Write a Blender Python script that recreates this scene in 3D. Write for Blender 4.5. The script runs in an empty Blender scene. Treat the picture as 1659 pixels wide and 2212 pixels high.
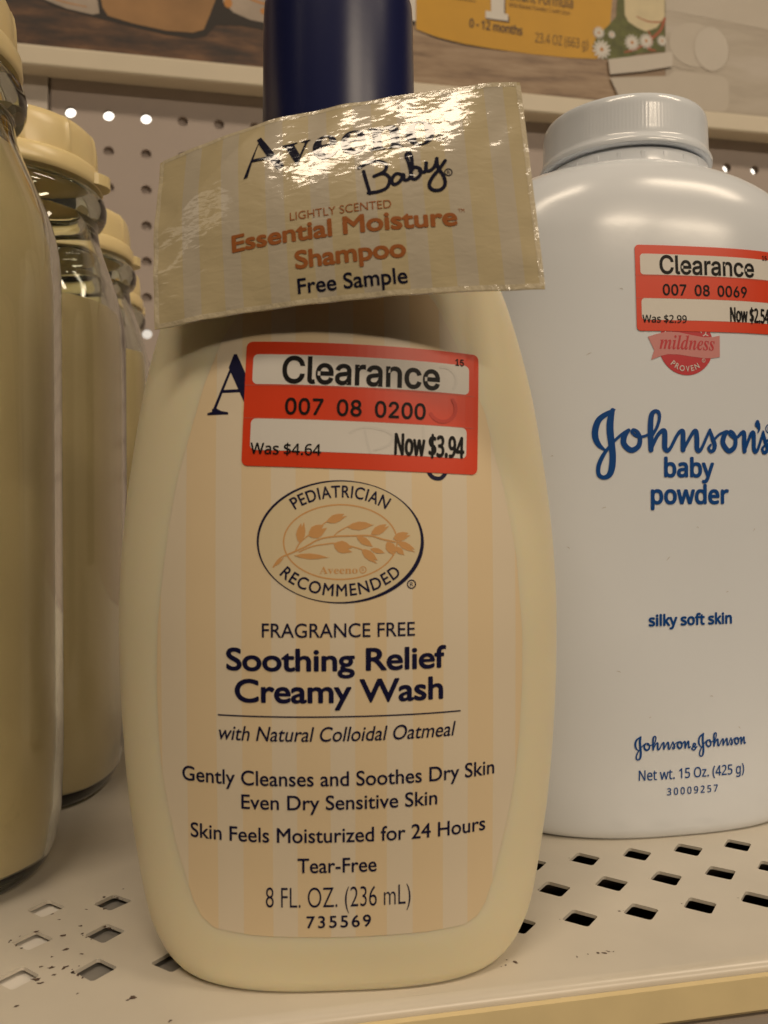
import bpy, bmesh, math, random
from math import sin, cos, pi, radians, sqrt, atan2
from mathutils import Vector, Matrix, noise

S = 0.01                      # all lengths below are in centimetres
scene = bpy.context.scene
COL = scene.collection

# ------------------------------------------------------------------ camera
CAM_YAW, CAM_PITCH, CAM_ROLL = 0.1997667, -0.002774, -0.003957
def make_camera():
    d = Vector((sin(CAM_YAW), cos(CAM_YAW), 0)); r = Vector((cos(CAM_YAW), -sin(CAM_YAW), 0)); z = Vector((0, 0, 1))
    fw = d*cos(CAM_PITCH) + z*sin(CAM_PITCH); up0 = -d*sin(CAM_PITCH) + z*cos(CAM_PITCH)
    rt = r*cos(CAM_ROLL) + up0*sin(CAM_ROLL); up = up0*cos(CAM_ROLL) - r*sin(CAM_ROLL)
    cd = bpy.data.cameras.new('camera'); co = bpy.data.objects.new('camera', cd); COL.objects.link(co)
    m = Matrix(((rt.x, up.x, -fw.x), (rt.y, up.y, -fw.y), (rt.z, up.z, -fw.z))).to_4x4()
    m.translation = Vector((0, 0, 6.9968))*S
    co.matrix_world = m
    cd.sensor_fit = 'VERTICAL'; cd.sensor_height = 36.0; cd.lens = 36.0*1830.84/2212.0
    cd.clip_start = 0.005; cd.clip_end = 60.0
    cd.dof.use_dof = True; cd.dof.focus_distance = 0.155; cd.dof.aperture_fstop = 38.0
    scene.camera = co
make_camera()

# ------------------------------------------------------------------ world, lamps, exposure
WARM = (1.0, 0.82, 0.61)
w = bpy.data.worlds.new('World'); scene.world = w; w.use_nodes = True
bg = w.node_tree.nodes['Background']
bg.inputs[0].default_value = (1.0, 0.80, 0.58, 1); bg.inputs[1].default_value = 0.025
def area_lamp(name, x, y, z, sx, sy, power, aim, col=WARM):
    l = bpy.data.lights.new(name, 'AREA'); l.shape = 'RECTANGLE'; l.size = sx*S; l.size_y = sy*S
    l.energy = power; l.color = col
    o = bpy.data.objects.new(name, l); COL.objects.link(o); o.location = Vector((x, y, z))*S
    o.rotation_euler = (Vector(aim)*S - o.location).to_track_quat('-Z', 'Y').to_euler()
    return o
# the rows of ceiling fixtures over the aisle in front of the shelf
for lx, ly, pw in ((-60, -82, 22), (-250, -80, 1.6), (154, -80, 21), (105, -330, 66), (260, -330, 60)):
    area_lamp('ceiling_lamp', lx, ly, 205, 120, 27, pw, (lx, ly, 0))

vs = scene.view_settings
vs.view_transform = 'Standard'; vs.look = 'None'; vs.exposure = 0.0; vs.gamma = 1.0
try: vs.use_curve_mapping = False
except Exception: pass
scene.cycles.max_bounces = 10; scene.cycles.transmission_bounces = 10; scene.cycles.glossy_bounces = 6
scene.cycles.sample_clamp_indirect = 40.0
try: scene.cycles.use_denoising = True
except Exception: pass

# ------------------------------------------------------------------ materials
def mat(name, col, rough=0.5, noise_amt=0.0, noise_scale=60.0, bump=0.0, bump_scale=200.0, coat=0.0, coat_rough=0.1,
        sss=0.0, sss_rad=(0.004, 0.003, 0.0015), metallic=0.0, spec=0.5, stripes=None, trans=0.0, ior=1.5, bump_map=None):
    m = bpy.data.materials.new(name); m.use_nodes = True
    nt = m.node_tree; N = nt.nodes; L = nt.links; p = N['Principled BSDF']
    p.inputs['Roughness'].default_value = rough; p.inputs['Metallic'].default_value = metallic
    p.inputs['Specular IOR Level'].default_value = spec; p.inputs['IOR'].default_value = ior
    p.inputs['Coat Weight'].default_value = coat; p.inputs['Coat Roughness'].default_value = coat_rough
    p.inputs['Transmission Weight'].default_value = trans
    if sss:
        p.inputs['Subsurface Weight'].default_value = sss; p.inputs['Subsurface Radius'].default_value = sss_rad
        p.inputs['Subsurface Scale'].default_value = 1.0
    tc = N.new('ShaderNodeTexCoord')
    src = None
    if stripes:
        # stripes = (list of (x0, x1) in metres along local x, second colour)
        sep = N.new('ShaderNodeSeparateXYZ'); L.new(tc.outputs['Object'], sep.inputs[0])
        ramp = N.new('ShaderNodeValToRGB'); lo, hi = stripes['lo'], stripes['hi']
        mr = N.new('ShaderNodeMapRange'); mr.inputs['From Min'].default_value = lo*S; mr.inputs['From Max'].default_value = hi*S
        L.new(sep.outputs['X'], mr.inputs['Value']); L.new(mr.outputs[0], ramp.inputs[0])
        el = ramp.color_ramp.elements; ramp.color_ramp.interpolation = 'CONSTANT'
        while len(el) > 1: el.remove(el[0])
        cur = 0; cols = [col, stripes['col']]
        el[0].position = 0; el[0].color = (*cols[stripes.get('first', 0)], 1); cur = stripes.get('first', 0)
        for b in stripes['edges']:
            t = (b-lo)/(hi-lo)
            cur = 1-cur
            a = el.new(t); a.color = (*cols[cur], 1)
        src = ramp.outputs[0]
    if noise_amt:
        nz = N.new('ShaderNodeTexNoise'); nz.inputs['Scale'].default_value = noise_scale; nz.inputs['Detail'].default_value = 5
        L.new(tc.outputs['Object'], nz.inputs['Vector'])
        mr2 = N.new('ShaderNodeMapRange'); mr2.inputs['From Min'].default_value = 0.3; mr2.inputs['From Max'].default_value = 0.7
        mr2.inputs['To Min'].default_value = 1-noise_amt; mr2.inputs['To Max'].default_value = 1+noise_amt
        L.new(nz.outputs[0], mr2.inputs['Value'])
        mul = N.new('ShaderNodeMix'); mul.data_type = 'RGBA'; mul.blend_type = 'MULTIPLY'; mul.inputs['Factor'].default_value = 1
        if src: L.new(src, mul.inputs['A'])
        else: mul.inputs['A'].default_value = (*col, 1)
        L.new(mr2.outputs[0], mul.inputs['B']); L.new(mul.outputs['Result'], p.inputs['Base Color'])
    elif src: L.new(src, p.inputs['Base Color'])
    else: p.inputs['Base Color'].default_value = (*col, 1)
    if bump:
        nb = N.new('ShaderNodeTexNoise'); nb.inputs['Scale'].default_value = bump_scale; nb.inputs['Detail'].default_value = 3
        if bump_map:
            mp = N.new('ShaderNodeMapping'); mp.inputs['Scale'].default_value = bump_map
            L.new(tc.outputs['Object'], mp.inputs[0]); L.new(mp.outputs[0], nb.inputs['Vector']); nb.inputs['Detail'].default_value = 1.5; nb.inputs['Distortion'].default_value = 0.6
        else: L.new(tc.outputs['Object'], nb.inputs['Vector'])
        b = N.new('ShaderNodeBump'); b.inputs['Strength'].default_value = 1.0; b.inputs['Distance'].default_value = bump*S
        L.new(nb.outputs[0], b.inputs['Height']); L.new(b.outputs[0], p.inputs['Normal'])
        L.new(b.outputs[0], p.inputs['Coat Normal'])
    return m

def emis(name, col, strength):
    m = bpy.data.materials.new(name); m.use_nodes = True; p = m.node_tree.nodes['Principled BSDF']
    p.inputs['Base Color'].default_value = (0.8, 0.8, 0.8, 1)
    p.inputs['Emission Color'].default_value = (*col, 1); p.inputs['Emission Strength'].default_value = strength
    return m

NAVY = (0.009, 0.009, 0.045)
BLUE = (0.004, 0.045, 0.17)
M = {}
M['deck'] = mat('deck_enamel', (0.61, 0.56, 0.475), 0.28, 0.05, 45, 0.002, 260)
M['deck_edge_wear'] = mat('bare_steel_chip', (0.10, 0.065, 0.05), 0.6)
M['strip'] = mat('price_strip', (0.72, 0.58, 0.32), 0.45, 0.06, 90)
M['strip_dark'] = mat('strip_clip', (0.32, 0.27, 0.22), 0.5, 0.1, 60)
M['peg'] = mat('pegboard_paint', (0.44, 0.37, 0.33), 0.6, 0.03, 20, 0.002, 150)
M['upright'] = mat('upright_paint', (0.58, 0.52, 0.46), 0.5)
M['rail'] = mat('rail_paint', (0.70, 0.62, 0.48), 0.42, 0.03, 25)
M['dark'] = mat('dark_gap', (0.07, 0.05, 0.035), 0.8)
LAB_E = [-2.66, -2.251, -1.805, -1.442, -1.005, -0.654, -0.193, 0.173, 0.622, 0.979, 1.444, 1.804, 2.215, 2.60]
LAB_E = [b+0.0 for b in LAB_E]
M['wash_body'] = mat('cream_plastic', (0.90, 0.80, 0.56), 0.40, 0.012, 30, 0.0006, 900, sss=0.5, sss_rad=(0.0045, 0.0032, 0.0016))
M['label'] = mat('striped_label', (0.87, 0.69, 0.44), 0.42, 0.01, 40, 0.0006, 900,
                 stripes=dict(lo=-3.2, hi=3.2, edges=LAB_E, col=(0.855, 0.735, 0.555), first=0))
M['cap_navy'] = mat('navy_cap_plastic', (0.010, 0.014, 0.075), 0.30, spec=0.45, bump=0.0008, bump_scale=500)
M['navy_ink'] = mat('navy_ink', NAVY, 0.45, spec=0.25)
M['grey_ink'] = mat('faded_ink', (0.05, 0.07, 0.13), 0.45)
M['orange_ink'] = mat('orange_ink', (0.72, 0.38, 0.14), 0.45)
M['cream_ink'] = mat('cream_ink', (0.80, 0.66, 0.42), 0.45)
M['red'] = mat('sticker_red', (0.78, 0.058, 0.012), 0.40, 0.04, 70)
M['red_cut'] = mat('sticker_cut', (0.70, 0.16, 0.10), 0.5)
M['paper'] = mat('sticker_paper', (0.78, 0.74, 0.68), 0.5, 0.015, 90)
M['ghost'] = mat('show_through_print', (0.735, 0.70, 0.645), 0.5)
M['ghost_red'] = mat('show_through_red', (0.62, 0.038, 0.013), 0.45)
M['black_ink'] = mat('black_ink', (0.008, 0.007, 0.007), 0.5, spec=0.2)
M['powder_body'] = mat('white_plastic', (0.79, 0.825, 0.875), 0.22, 0.01, 20, 0.0010, 520, spec=0.5)
M['powder_cap'] = mat('bluish_white_plastic', (0.82, 0.86, 0.915), 0.15, 0.01, 20, spec=0.5)
M['blue_ink'] = mat('blue_ink', (0.003, 0.065, 0.28), 0.4, spec=0.3)
M['scuff'] = mat('grey_scuff', (0.52, 0.49, 0.46), 0.6)
M['seal_red'] = mat('seal_red', (0.58, 0.035, 0.045), 0.4)
M['seal_pink'] = mat('seal_pink', (0.66, 0.26, 0.25), 0.4)
M['seal_white'] = mat('seal_white', (0.75, 0.66, 0.62), 0.4)
M['lid'] = mat('cream_lid', (0.84, 0.68, 0.36), 0.30, 0.01, 20, sss=0.1)
M['milk'] = mat('cream_contents', (0.86, 0.68, 0.37), 0.6, 0.03, 18)
M['glass'] = mat('clear_glass', (0.97, 0.985, 0.965), 0.02, trans=1.0, ior=1.47)
_nt = M['glass'].node_tree; _va = _nt.nodes.new('ShaderNodeVolumeAbsorption')      # faintly green-grey in its thickness
_va.inputs['Color'].default_value = (0.52, 0.58, 0.47, 1); _va.inputs['Density'].default_value = 85.0
_nt.links.new(_va.outputs[0], _nt.nodes['Material Output'].inputs['Volume'])
SACH_E = [-2.30, -2.03, -1.66, -1.40, -0.985, -0.72, -0.33, -0.06, 0.33, 0.60, 0.974, 1.251, 1.588, 1.887, 2.221, 2.493]
SACH_BUMP = dict(bump=0.0055, bump_scale=1.0, bump_map=(420, 420, 950))
M['sachet'] = mat('sachet_film', (0.50, 0.415, 0.25), 0.35, spec=0.2, coat=1.0, coat_rough=0.06, **SACH_BUMP,
                  stripes=dict(lo=-2.9, hi=2.9, edges=SACH_E, col=(0.485, 0.425, 0.325), first=0))
M['sachet_seal'] = mat('sachet_heat_seal', (0.56, 0.48, 0.33), 0.3, coat=1.0, coat_rough=0.12, bump=0.02, bump_scale=900)
M['sachet_back'] = mat('sachet_back', (0.55, 0.50, 0.40), 0.3)
M['sachet_navy'] = mat('sachet_navy_ink', (0.006, 0.006, 0.022), 0.5, spec=0.05, coat=1.0, coat_rough=0.06, **SACH_BUMP)
M['sachet_brown'] = mat('sachet_brown_ink', (0.33, 0.105, 0.025), 0.5, spec=0.1, coat=1.0, coat_rough=0.06, **SACH_BUMP)
M['tape'] = mat('clear_tape', (0.9, 0.88, 0.82), 0.1, trans=1.0, ior=1.3)
M['p_yellow'] = mat('print_yellow', (0.64, 0.335, 0.012), 0.55, 0.05, 30)
M['p_white'] = mat('print_white', (0.74, 0.70, 0.64), 0.55)
M['p_brown'] = mat('print_brown_text', (0.13, 0.075, 0.03), 0.6)
M['p_green'] = mat('print_green', (0.12, 0.13, 0.03), 0.6, 0.35, 120)
M['p_stem'] = mat('print_red_stem', (0.42, 0.10, 0.04), 0.6)
M['p_orange'] = mat('print_orange', (0.55, 0.24, 0.06), 0.6)
M['p_cream'] = mat('print_cream', (0.70, 0.60, 0.38), 0.6, 0.08, 60)
M['p_black'] = mat('print_black', (0.02, 0.012, 0.008), 0.6)
M['p_dish'] = mat('print_dish', (0.44, 0.36, 0.29), 0.6, 0.16, 40)
M['p_bowl'] = mat('print_bowl', (0.36, 0.195, 0.075), 0.6, 0.25, 22)
M['p_pale'] = mat('print_pale', (0.56, 0.50, 0.42), 0.5, 0.03, 30)
M['p_pale2'] = mat('print_pale_light', (0.60, 0.545, 0.47), 0.5, 0.03, 30)
M['p_pale3'] = mat('print_pale_shade', (0.53, 0.465, 0.385), 0.5, 0.03, 30)
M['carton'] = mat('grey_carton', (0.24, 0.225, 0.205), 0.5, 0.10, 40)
M['lower'] = mat('dark_lower_shelf', (0.22, 0.19, 0.16), 0.6)

def wood(name, c1, c2, c3, sx, sz):
    m = bpy.data.materials.new(name); m.use_nodes = True; nt = m.node_tree; N = nt.nodes; L = nt.links; p = N['Principled BSDF']
    p.inputs['Roughness'].default_value = 0.5
    tc = N.new('ShaderNodeTexCoord'); mp = N.new('ShaderNodeMapping'); mp.inputs['Scale'].default_value = (sx, 1, sz)
    nz = N.new('ShaderNodeTexNoise'); nz.inputs['Scale'].default_value = 1.0; nz.inputs['Detail'].default_value = 7; nz.inputs['Roughness'].default_value = 0.62
    r = N.new('ShaderNodeValToRGB'); e = r.color_ramp.elements
    e[0].position = 0.36; e[0].color = (*c1, 1); e[1].position = 0.66; e[1].color = (*c3, 1); x = e.new(0.5); x.color = (*c2, 1)
    L.new(tc.outputs['Object'], mp.inputs[0]); L.new(mp.outputs[0], nz.inputs['Vector']); L.new(nz.outputs[0], r.inputs[0]); L.new(r.outputs[0], p.inputs['Base Color'])
    return m
M['wood_dark'] = wood('print_dark_wood', (0.022, 0.009, 0.004), (0.085, 0.036, 0.013), (0.20, 0.095, 0.038), 22, 95)
M['wood_pale'] = wood('print_pale_wood', (0.17, 0.10, 0.055), (0.33, 0.22, 0.13), (0.44, 0.32, 0.21), 14, 110)
M['pale_wood'] = wood('print_washed_wood', (0.43, 0.37, 0.30), (0.50, 0.44, 0.36), (0.56, 0.50, 0.43), 10, 60)

# ------------------------------------------------------------------ objects: things, parts, labels
def thing(name, label, cat, loc=(0, 0, 0), rot=0.0, group=None):
    o = bpy.data.objects.new(name, None); COL.objects.link(o); o.empty_display_size = 0.01
    o.location = Vector(loc)*S; o.rotation_euler = (0, 0, rot); o['label'] = label; o['category'] = cat
    if group: o['group'] = group
    return o
def tag(o, label, cat, group=None):
    o['label'] = label; o['category'] = cat
    if group: o['group'] = group
    return o

class MB:
    def __init__(s): s.v = []; s.f = []; s.m = []
    def add(s, vs, fs, mi=0):
        n = len(s.v); s.v.extend(vs); s.f.extend(tuple(i+n for i in f) for f in fs); s.m.extend([mi]*len(fs))
    def box(s, x0, x1, y0, y1, z0, z1, mi=0):
        v = [(x, y, z) for z in (z0, z1) for y in (y0, y1) for x in (x0, x1)]
        s.add(v, [(0, 2, 3, 1), (4, 5, 7, 6), (0, 1, 5, 4), (2, 6, 7, 3), (1, 3, 7, 5), (0, 4, 6, 2)], mi)
    def rings(s, rings, mi=0, cap0=True, cap1=True, close=True):
        n = len(rings[0]); v = [p for r in rings for p in r]; f = []
        for i in range(len(rings)-1):
            for j in range(n if close else n-1):
                a, b = i*n+j, i*n+(j+1) % n
                f.append((a, b, b+n, a+n))
        if cap0: f.append(tuple(reversed(range(n))))
        if cap1: f.append(tuple(range((len(rings)-1)*n, len(rings)*n)))
        s.add(v, f, mi)
    def build(s, name, mats, parent=None, smooth=True, bevel=0.0, normals=True):
        me = bpy.data.meshes.new(name)
        me.from_pydata([Vector(p)*S for p in s.v], [], s.f)
        if not isinstance(mats, (list, tuple)): mats = [mats]
        for m in mats: me.materials.append(m)
        me.polygons.foreach_set('material_index', s.m)
        if normals:
            bm = bmesh.new(); bm.from_mesh(me); bmesh.ops.recalc_face_normals(bm, faces=bm.faces); bm.to_mesh(me); bm.free()
        if smooth:
            me.polygons.foreach_set('use_smooth', [True]*len(me.polygons))
            try: me.set_sharp_from_angle(angle=radians(38))
            except Exception: pass
        me.update()
        o = bpy.data.objects.new(name, me); COL.objects.link(o)
        if parent: o.parent = parent
        if bevel:
            b = o.modifiers.new('bevel', 'BEVEL'); b.width = bevel*S; b.segments = 2; b.limit_method = 'ANGLE'
        return o

# ------------------------------------------------------------------ curved surfaces
def pch(xs, ys):
    n = len(xs); h = [xs[i+1]-xs[i] for i in range(n-1)]; sl = [(ys[i+1]-ys[i])/h[i] for i in range(n-1)]
    m = [sl[0]]+[0 if sl[i-1]*sl[i] <= 0 else 2*sl[i-1]*sl[i]/(sl[i-1]+sl[i]) for i in range(1, n-1)]+[sl[-1]]
    def f(x):
        if x <= xs[0]: return ys[0]
        if x >= xs[-1]: return ys[-1]
        i = max(k for k in range(n-1) if xs[k] <= x); t = (x-xs[i])/h[i]
        return (2*t**3-3*t*t+1)*ys[i]+(t**3-2*t*t+t)*h[i]*m[i]+(-2*t**3+3*t*t)*ys[i+1]+(t**3-t*t)*h[i]*m[i+1]
    return f
def sring(a, b, p, z, n=160, rot=0.0, ox=0, oy=0):
    out = []
    for k in range(n):
        t = 2*pi*k/n; c, q = cos(t), sin(t)
        # even spacing round the superellipse: radial form
        r = (abs(c/a)**p + abs(q/b)**p)**(-1/p)
        x, y = r*c, r*q
        out.append((ox+x*cos(rot)-y*sin(rot), oy+x*sin(rot)+y*cos(rot), z))
    return out
class Body:
    def __init__(s, za, a, b, p): s.a = pch(za, a); s.b = pch(za, b); s.p = pch(za, p); s.za = za
    def front(s, x, z):
        a, b, p = s.a(z), s.b(z), s.p(z); t = min(abs(x)/a, 1)
        return -b*(1-t**p)**(1/p)
    def on(s, x, z, off=0.0):              # a point on the front face, off proud of it
        e = 0.02
        y = s.front(x, z)+(s.recess(x, z) if s.recess else 0); dx = (s.front(x+e, z)-s.front(x-e, z))/(2*e); dz = (s.front(x, z+e)-s.front(x, z-e))/(2*e)
        n = Vector((dx, -1, dz)).normalized()
        return Vector((x, y, z)) + n*off
    recess = None
    def mesh(s, mb, mi=0, dz=0.12, n=160):
        zs = [s.za[0], s.za[0]+0.02, s.za[0]+0.05]
        z = s.za[0]+0.1
        while z < s.za[-1]-dz*.5: zs.append(z); z += dz if z > .6 else .06
        zs.append(s.za[-1])
        R = [sring(s.a(z), s.b(z), s.p(z), z, n) for z in zs]
        if s.recess: R = [[(x, y+(s.recess(x, z) if y < 0 else 0), z) for x, y, z in r] for r in R]
        mb.rings(R, mi)
def lathe(mb, prof, n=96, mi=0, cap0=True, cap1=True, mod=None, ox=0, oy=0):
    rings = []
    for (r, z) in prof:
        rings.append([(ox+(r+(mod(2*pi*k/n, z) if mod else 0))*cos(2*pi*k/n), oy+(r+(mod(2*pi*k/n, z) if mod else 0))*sin(2*pi*k/n), z) for k in range(n)])
    mb.rings(rings, mi, cap0, cap1)

# ------------------------------------------------------------------ printing on surfaces
_fonts = {}
def font(name):
    if name is None: return None
    if name not in _fonts:
        try: _fonts[name] = bpy.data.fonts.load(bpy.utils.system_resource('DATAFILES')+'/fonts/'+name)
        except Exception: _fonts[name] = None
    return _fonts[name]
INTER, MATH, MONO = 'Inter.woff2', 'NotoSansMath-Regular.woff2', 'DejaVuSansMono.woff2'
def alph(s, A, a, d0=None):
    r = ''
    for ch in s:
        if 'A' <= ch <= 'Z': r += chr(A+ord(ch)-65)
        elif 'a' <= ch <= 'z': r += chr(a+ord(ch)-97)
        elif ch.isdigit() and d0: r += chr(d0+int(ch))
        else: r += ch
    return r
def text_mesh(body, fnt=None, offset=0.0, spacing=1.0, shear=0.0):
    if fnt and font(fnt) is None: fnt = None
    if fnt is None: body = ''.join(chr((ord(c)-0x1D5EE) % 26+97) if ord(c) > 0x1D400 else c for c in body)
    c = bpy.data.curves.new('lettering', 'FONT'); c.body = body; c.size = 1; c.offset = offset; c.space_character = spacing; c.shear = shear
    c.resolution_u = 10
    f = font(fnt)
    if f: c.font = f
    o = bpy.data.objects.new('lettering', c); COL.objects.link(o)
    bpy.context.view_layer.update()
    me = o.evaluated_get(bpy.context.evaluated_depsgraph_get()).to_mesh()
    vs = [(v.co.x, v.co.y) for v in me.vertices]; fs = [tuple(p.vertices) for p in me.polygons]
    bpy.data.objects.remove(o); bpy.data.curves.remove(c)
    return vs, fs
_caps = {}
def cap_height(fnt, sample='H'):
    if (fnt, sample) not in _caps:
        vs, _ = text_mesh(sample, fnt); _caps[(fnt, sample)] = max(v[1] for v in vs)
    return _caps[(fnt, sample)]
def flat_bm(vs, fs):
    bm = bmesh.new(); bv = [bm.verts.new((x, y, 0)) for x, y in vs]
    for f in fs:
        try: bm.faces.new([bv[i] for i in f])
        except Exception: pass
    return bm
def cut(bm, step):
    if not step or not bm.verts: return
    for ax in (0, 1):
        lo = min(v.co[ax] for v in bm.verts); hi = max(v.co[ax] for v in bm.verts)
        k = math.floor(lo/step)+1
        while k*step < hi:
            co = [0, 0, 0]; no = [0, 0, 0]; co[ax] = k*step; no[ax] = 1
            bmesh.ops.bisect_plane(bm, geom=bm.verts[:]+bm.edges[:]+bm.faces[:], plane_co=co, plane_no=no, dist=1e-6)
            k += 1
def lay(mb, bm, fn, off, mi, step):
    cut(bm, step); bm.verts.index_update()
    vs = [tuple(fn(v.co.x, v.co.y, off)) for v in bm.verts]
    mb.add(vs, [tuple(v.index for v in f.verts) for f in bm.faces], mi); bm.free()
def put_text(mb, body, p0, p1, cap, fn, off, mi=0, fnt=None, offset=0.0, spacing=1.0, shear=0.0, step=0.2, sample='H', bold=0.0):
    """body from local point p0 (left end of the baseline) to p1 (right end), with capitals cap high"""
    vs, fs = text_mesh(body, fnt, offset, spacing, shear)
    x0 = min(v[0] for v in vs); x1 = max(v[0] for v in vs); ch = cap_height(fnt, sample)
    dx, dz = p1[0]-p0[0], p1[1]-p0[1]; ln = sqrt(dx*dx+dz*dz); ex, ez = dx/ln, dz/ln
    out = []
    for x, y in vs:
        u = (x-x0)/(x1-x0)*ln; v = y/ch*cap
        out.append((p0[0]+u*ex-v*ez, p0[1]+u*ez+v*ex))
    if not bold: return lay(mb, flat_bm(out, fs), fn, off, mi, step)
    for k in range(6):                      # a heavier weight: the same letters set six times round a small circle
        a = pi*k/3; r = bold*cap
        lay(mb, flat_bm([(x+r*cos(a), z+r*sin(a)) for x, z in out], fs), fn, off+.0002*k, mi, step)
def arc_text(mb, body, c, rx, rz, a0, a1, cap, fn, off, mi=0, fnt=None, inward=False, bold=0.0, spacing=1.0, step=0.2):
    """lettering along an ellipse from angle a0 to a1 (degrees); inward: tops of the letters point to the centre"""
    vs, fs = text_mesh(body, fnt, 0.0, spacing)
    x0 = min(v[0] for v in vs); x1 = max(v[0] for v in vs); ch = cap_height(fnt)
    # equal steps of arc length
    K = 200; ang = [radians(a0+(a1-a0)*k/K) for k in range(K+1)]; acc = [0]
    for k in range(K): acc.append(acc[-1]+sqrt((rx*(cos(ang[k+1])-cos(ang[k])))**2+(rz*(sin(ang[k+1])-sin(ang[k])))**2))
    out = []
    for x, y in vs:
        s = (x-x0)/(x1-x0)*acc[-1]
        k = min(K-1, max(i for i in range(K) if acc[i] <= s+1e-9)); t = (s-acc[k])/(acc[k+1]-acc[k]); a = ang[k]+(ang[k+1]-ang[k])*t
        n = Vector((cos(a)/rx, sin(a)/rz)).normalized(); v = y/ch*cap*(-1 if inward else 1)
        out.append((c[0]+rx*cos(a)+n.x*v, c[1]+rz*sin(a)+n.y*v))
    for k in range(5 if bold else 1):
        a = 2*pi*k/5; r = bold*cap
        lay(mb, flat_bm([(x+r*cos(a), z+r*sin(a)) for x, z in out], fs), fn, off+.0002*k, mi, step)
def poly(mb, pts, fn, off, mi=0, step=0.15):
    bm = bmesh.new(); bm.faces.new([bm.verts.new((x, z, 0)) for x, z in pts])
    lay(mb, bm, fn, off, mi, step)
def rrect(x0, z0, x1, z1, r, n=5):
    out = []
    for cx, cz, a in ((x1-r, z1-r, 0), (x0+r, z1-r, 90), (x0+r, z0+r, 180), (x1-r, z0+r, 270)):
        for k in range(n+1):
            t = radians(a+90*k/n); out.append((cx+r*cos(t), cz+r*sin(t)))
    return out
def spline(pts, per=7):
    P = [pts[0]]+list(pts)+[pts[-1]]; out = []
    for i in range(1, len(P)-2):
        for k in range(per):
            t = k/per; a, b, c, d = P[i-1], P[i], P[i+1], P[i+2]
            out.append(tuple(0.5*(2*b[j]+(c[j]-a[j])*t+(2*a[j]-5*b[j]+4*c[j]-d[j])*t*t+(3*b[j]-a[j]-3*c[j]+d[j])*t**3) for j in range(len(b))))
    out.append(tuple(pts[-1])); return out
def ribbon(mb, pts, fn, off, mi=0, smooth=True, rise=0.00002, caps=True):
    """a pen stroke: pts are (x, z, width)"""
    p = spline(pts) if smooth and len(pts) > 2 else [tuple(q) for q in pts]
    vs = []; fs = []; n = len(p)
    for i, (x, z, wd) in enumerate(p):
        a = p[max(0, i-1)]; b = p[min(n-1, i+1)]; t = Vector((b[0]-a[0], b[1]-a[1])); t = t.normalized() if t.length else Vector((1, 0))
        o = off+rise*i; hw = max(wd, 1e-4)/2
        vs.append(tuple(fn(x-t.y*hw, z+t.x*hw, o))); vs.append(tuple(fn(x+t.y*hw, z-t.x*hw, o)))
    fs = [(2*i, 2*i+1, 2*i+3, 2*i+2) for i in range(n-1)]
    mb.add(vs, fs, mi)
    if caps:
        for end, sg in ((0, -1), (n-1, 1)):
            x, z, wd = p[end]; q = p[1] if end == 0 else p[n-2]
            d = atan2(z-q[1], x-q[0]); o = off+rise*end
            fan = [tuple(fn(x+wd/2*cos(d-pi/2+pi*k/8), z+wd/2*sin(d-pi/2+pi*k/8), o+0.00002)) for k in range(9)]
            mb.add(fan, [tuple(range(9))], mi)
def ellipse_ring(mb, c, rx, rz, wfun, fn, off, mi=0, n=96):
    vs = []; fs = []
    for k in range(n):
        a = 2*pi*k/n; wd = wfun(a)/2; nn = Vector((cos(a)/rx, sin(a)/rz)).normalized(); x, z = c[0]+rx*cos(a), c[1]+rz*sin(a)
        vs.append(tuple(fn(x+nn.x*wd, z+nn.y*wd, off))); vs.append(tuple(fn(x-nn.x*wd, z-nn.y*wd, off)))
    fs = [(2*k, 2*k+1, (2*k+3) % (2*n), (2*k+2) % (2*n)) for k in range(n)]
    mb.add(vs, fs, mi)
def registered(mb, c, r, fn, off, mi=0):
    ellipse_ring(mb, c, r, r, lambda a: r*0.28, fn, off, mi, 32)
    put_text(mb, 'R', (c[0]-r*.38, c[1]-r*.5), (c[0]+r*.45, c[1]-r*.5), r*1.0, fn, off, mi, None)

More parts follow.
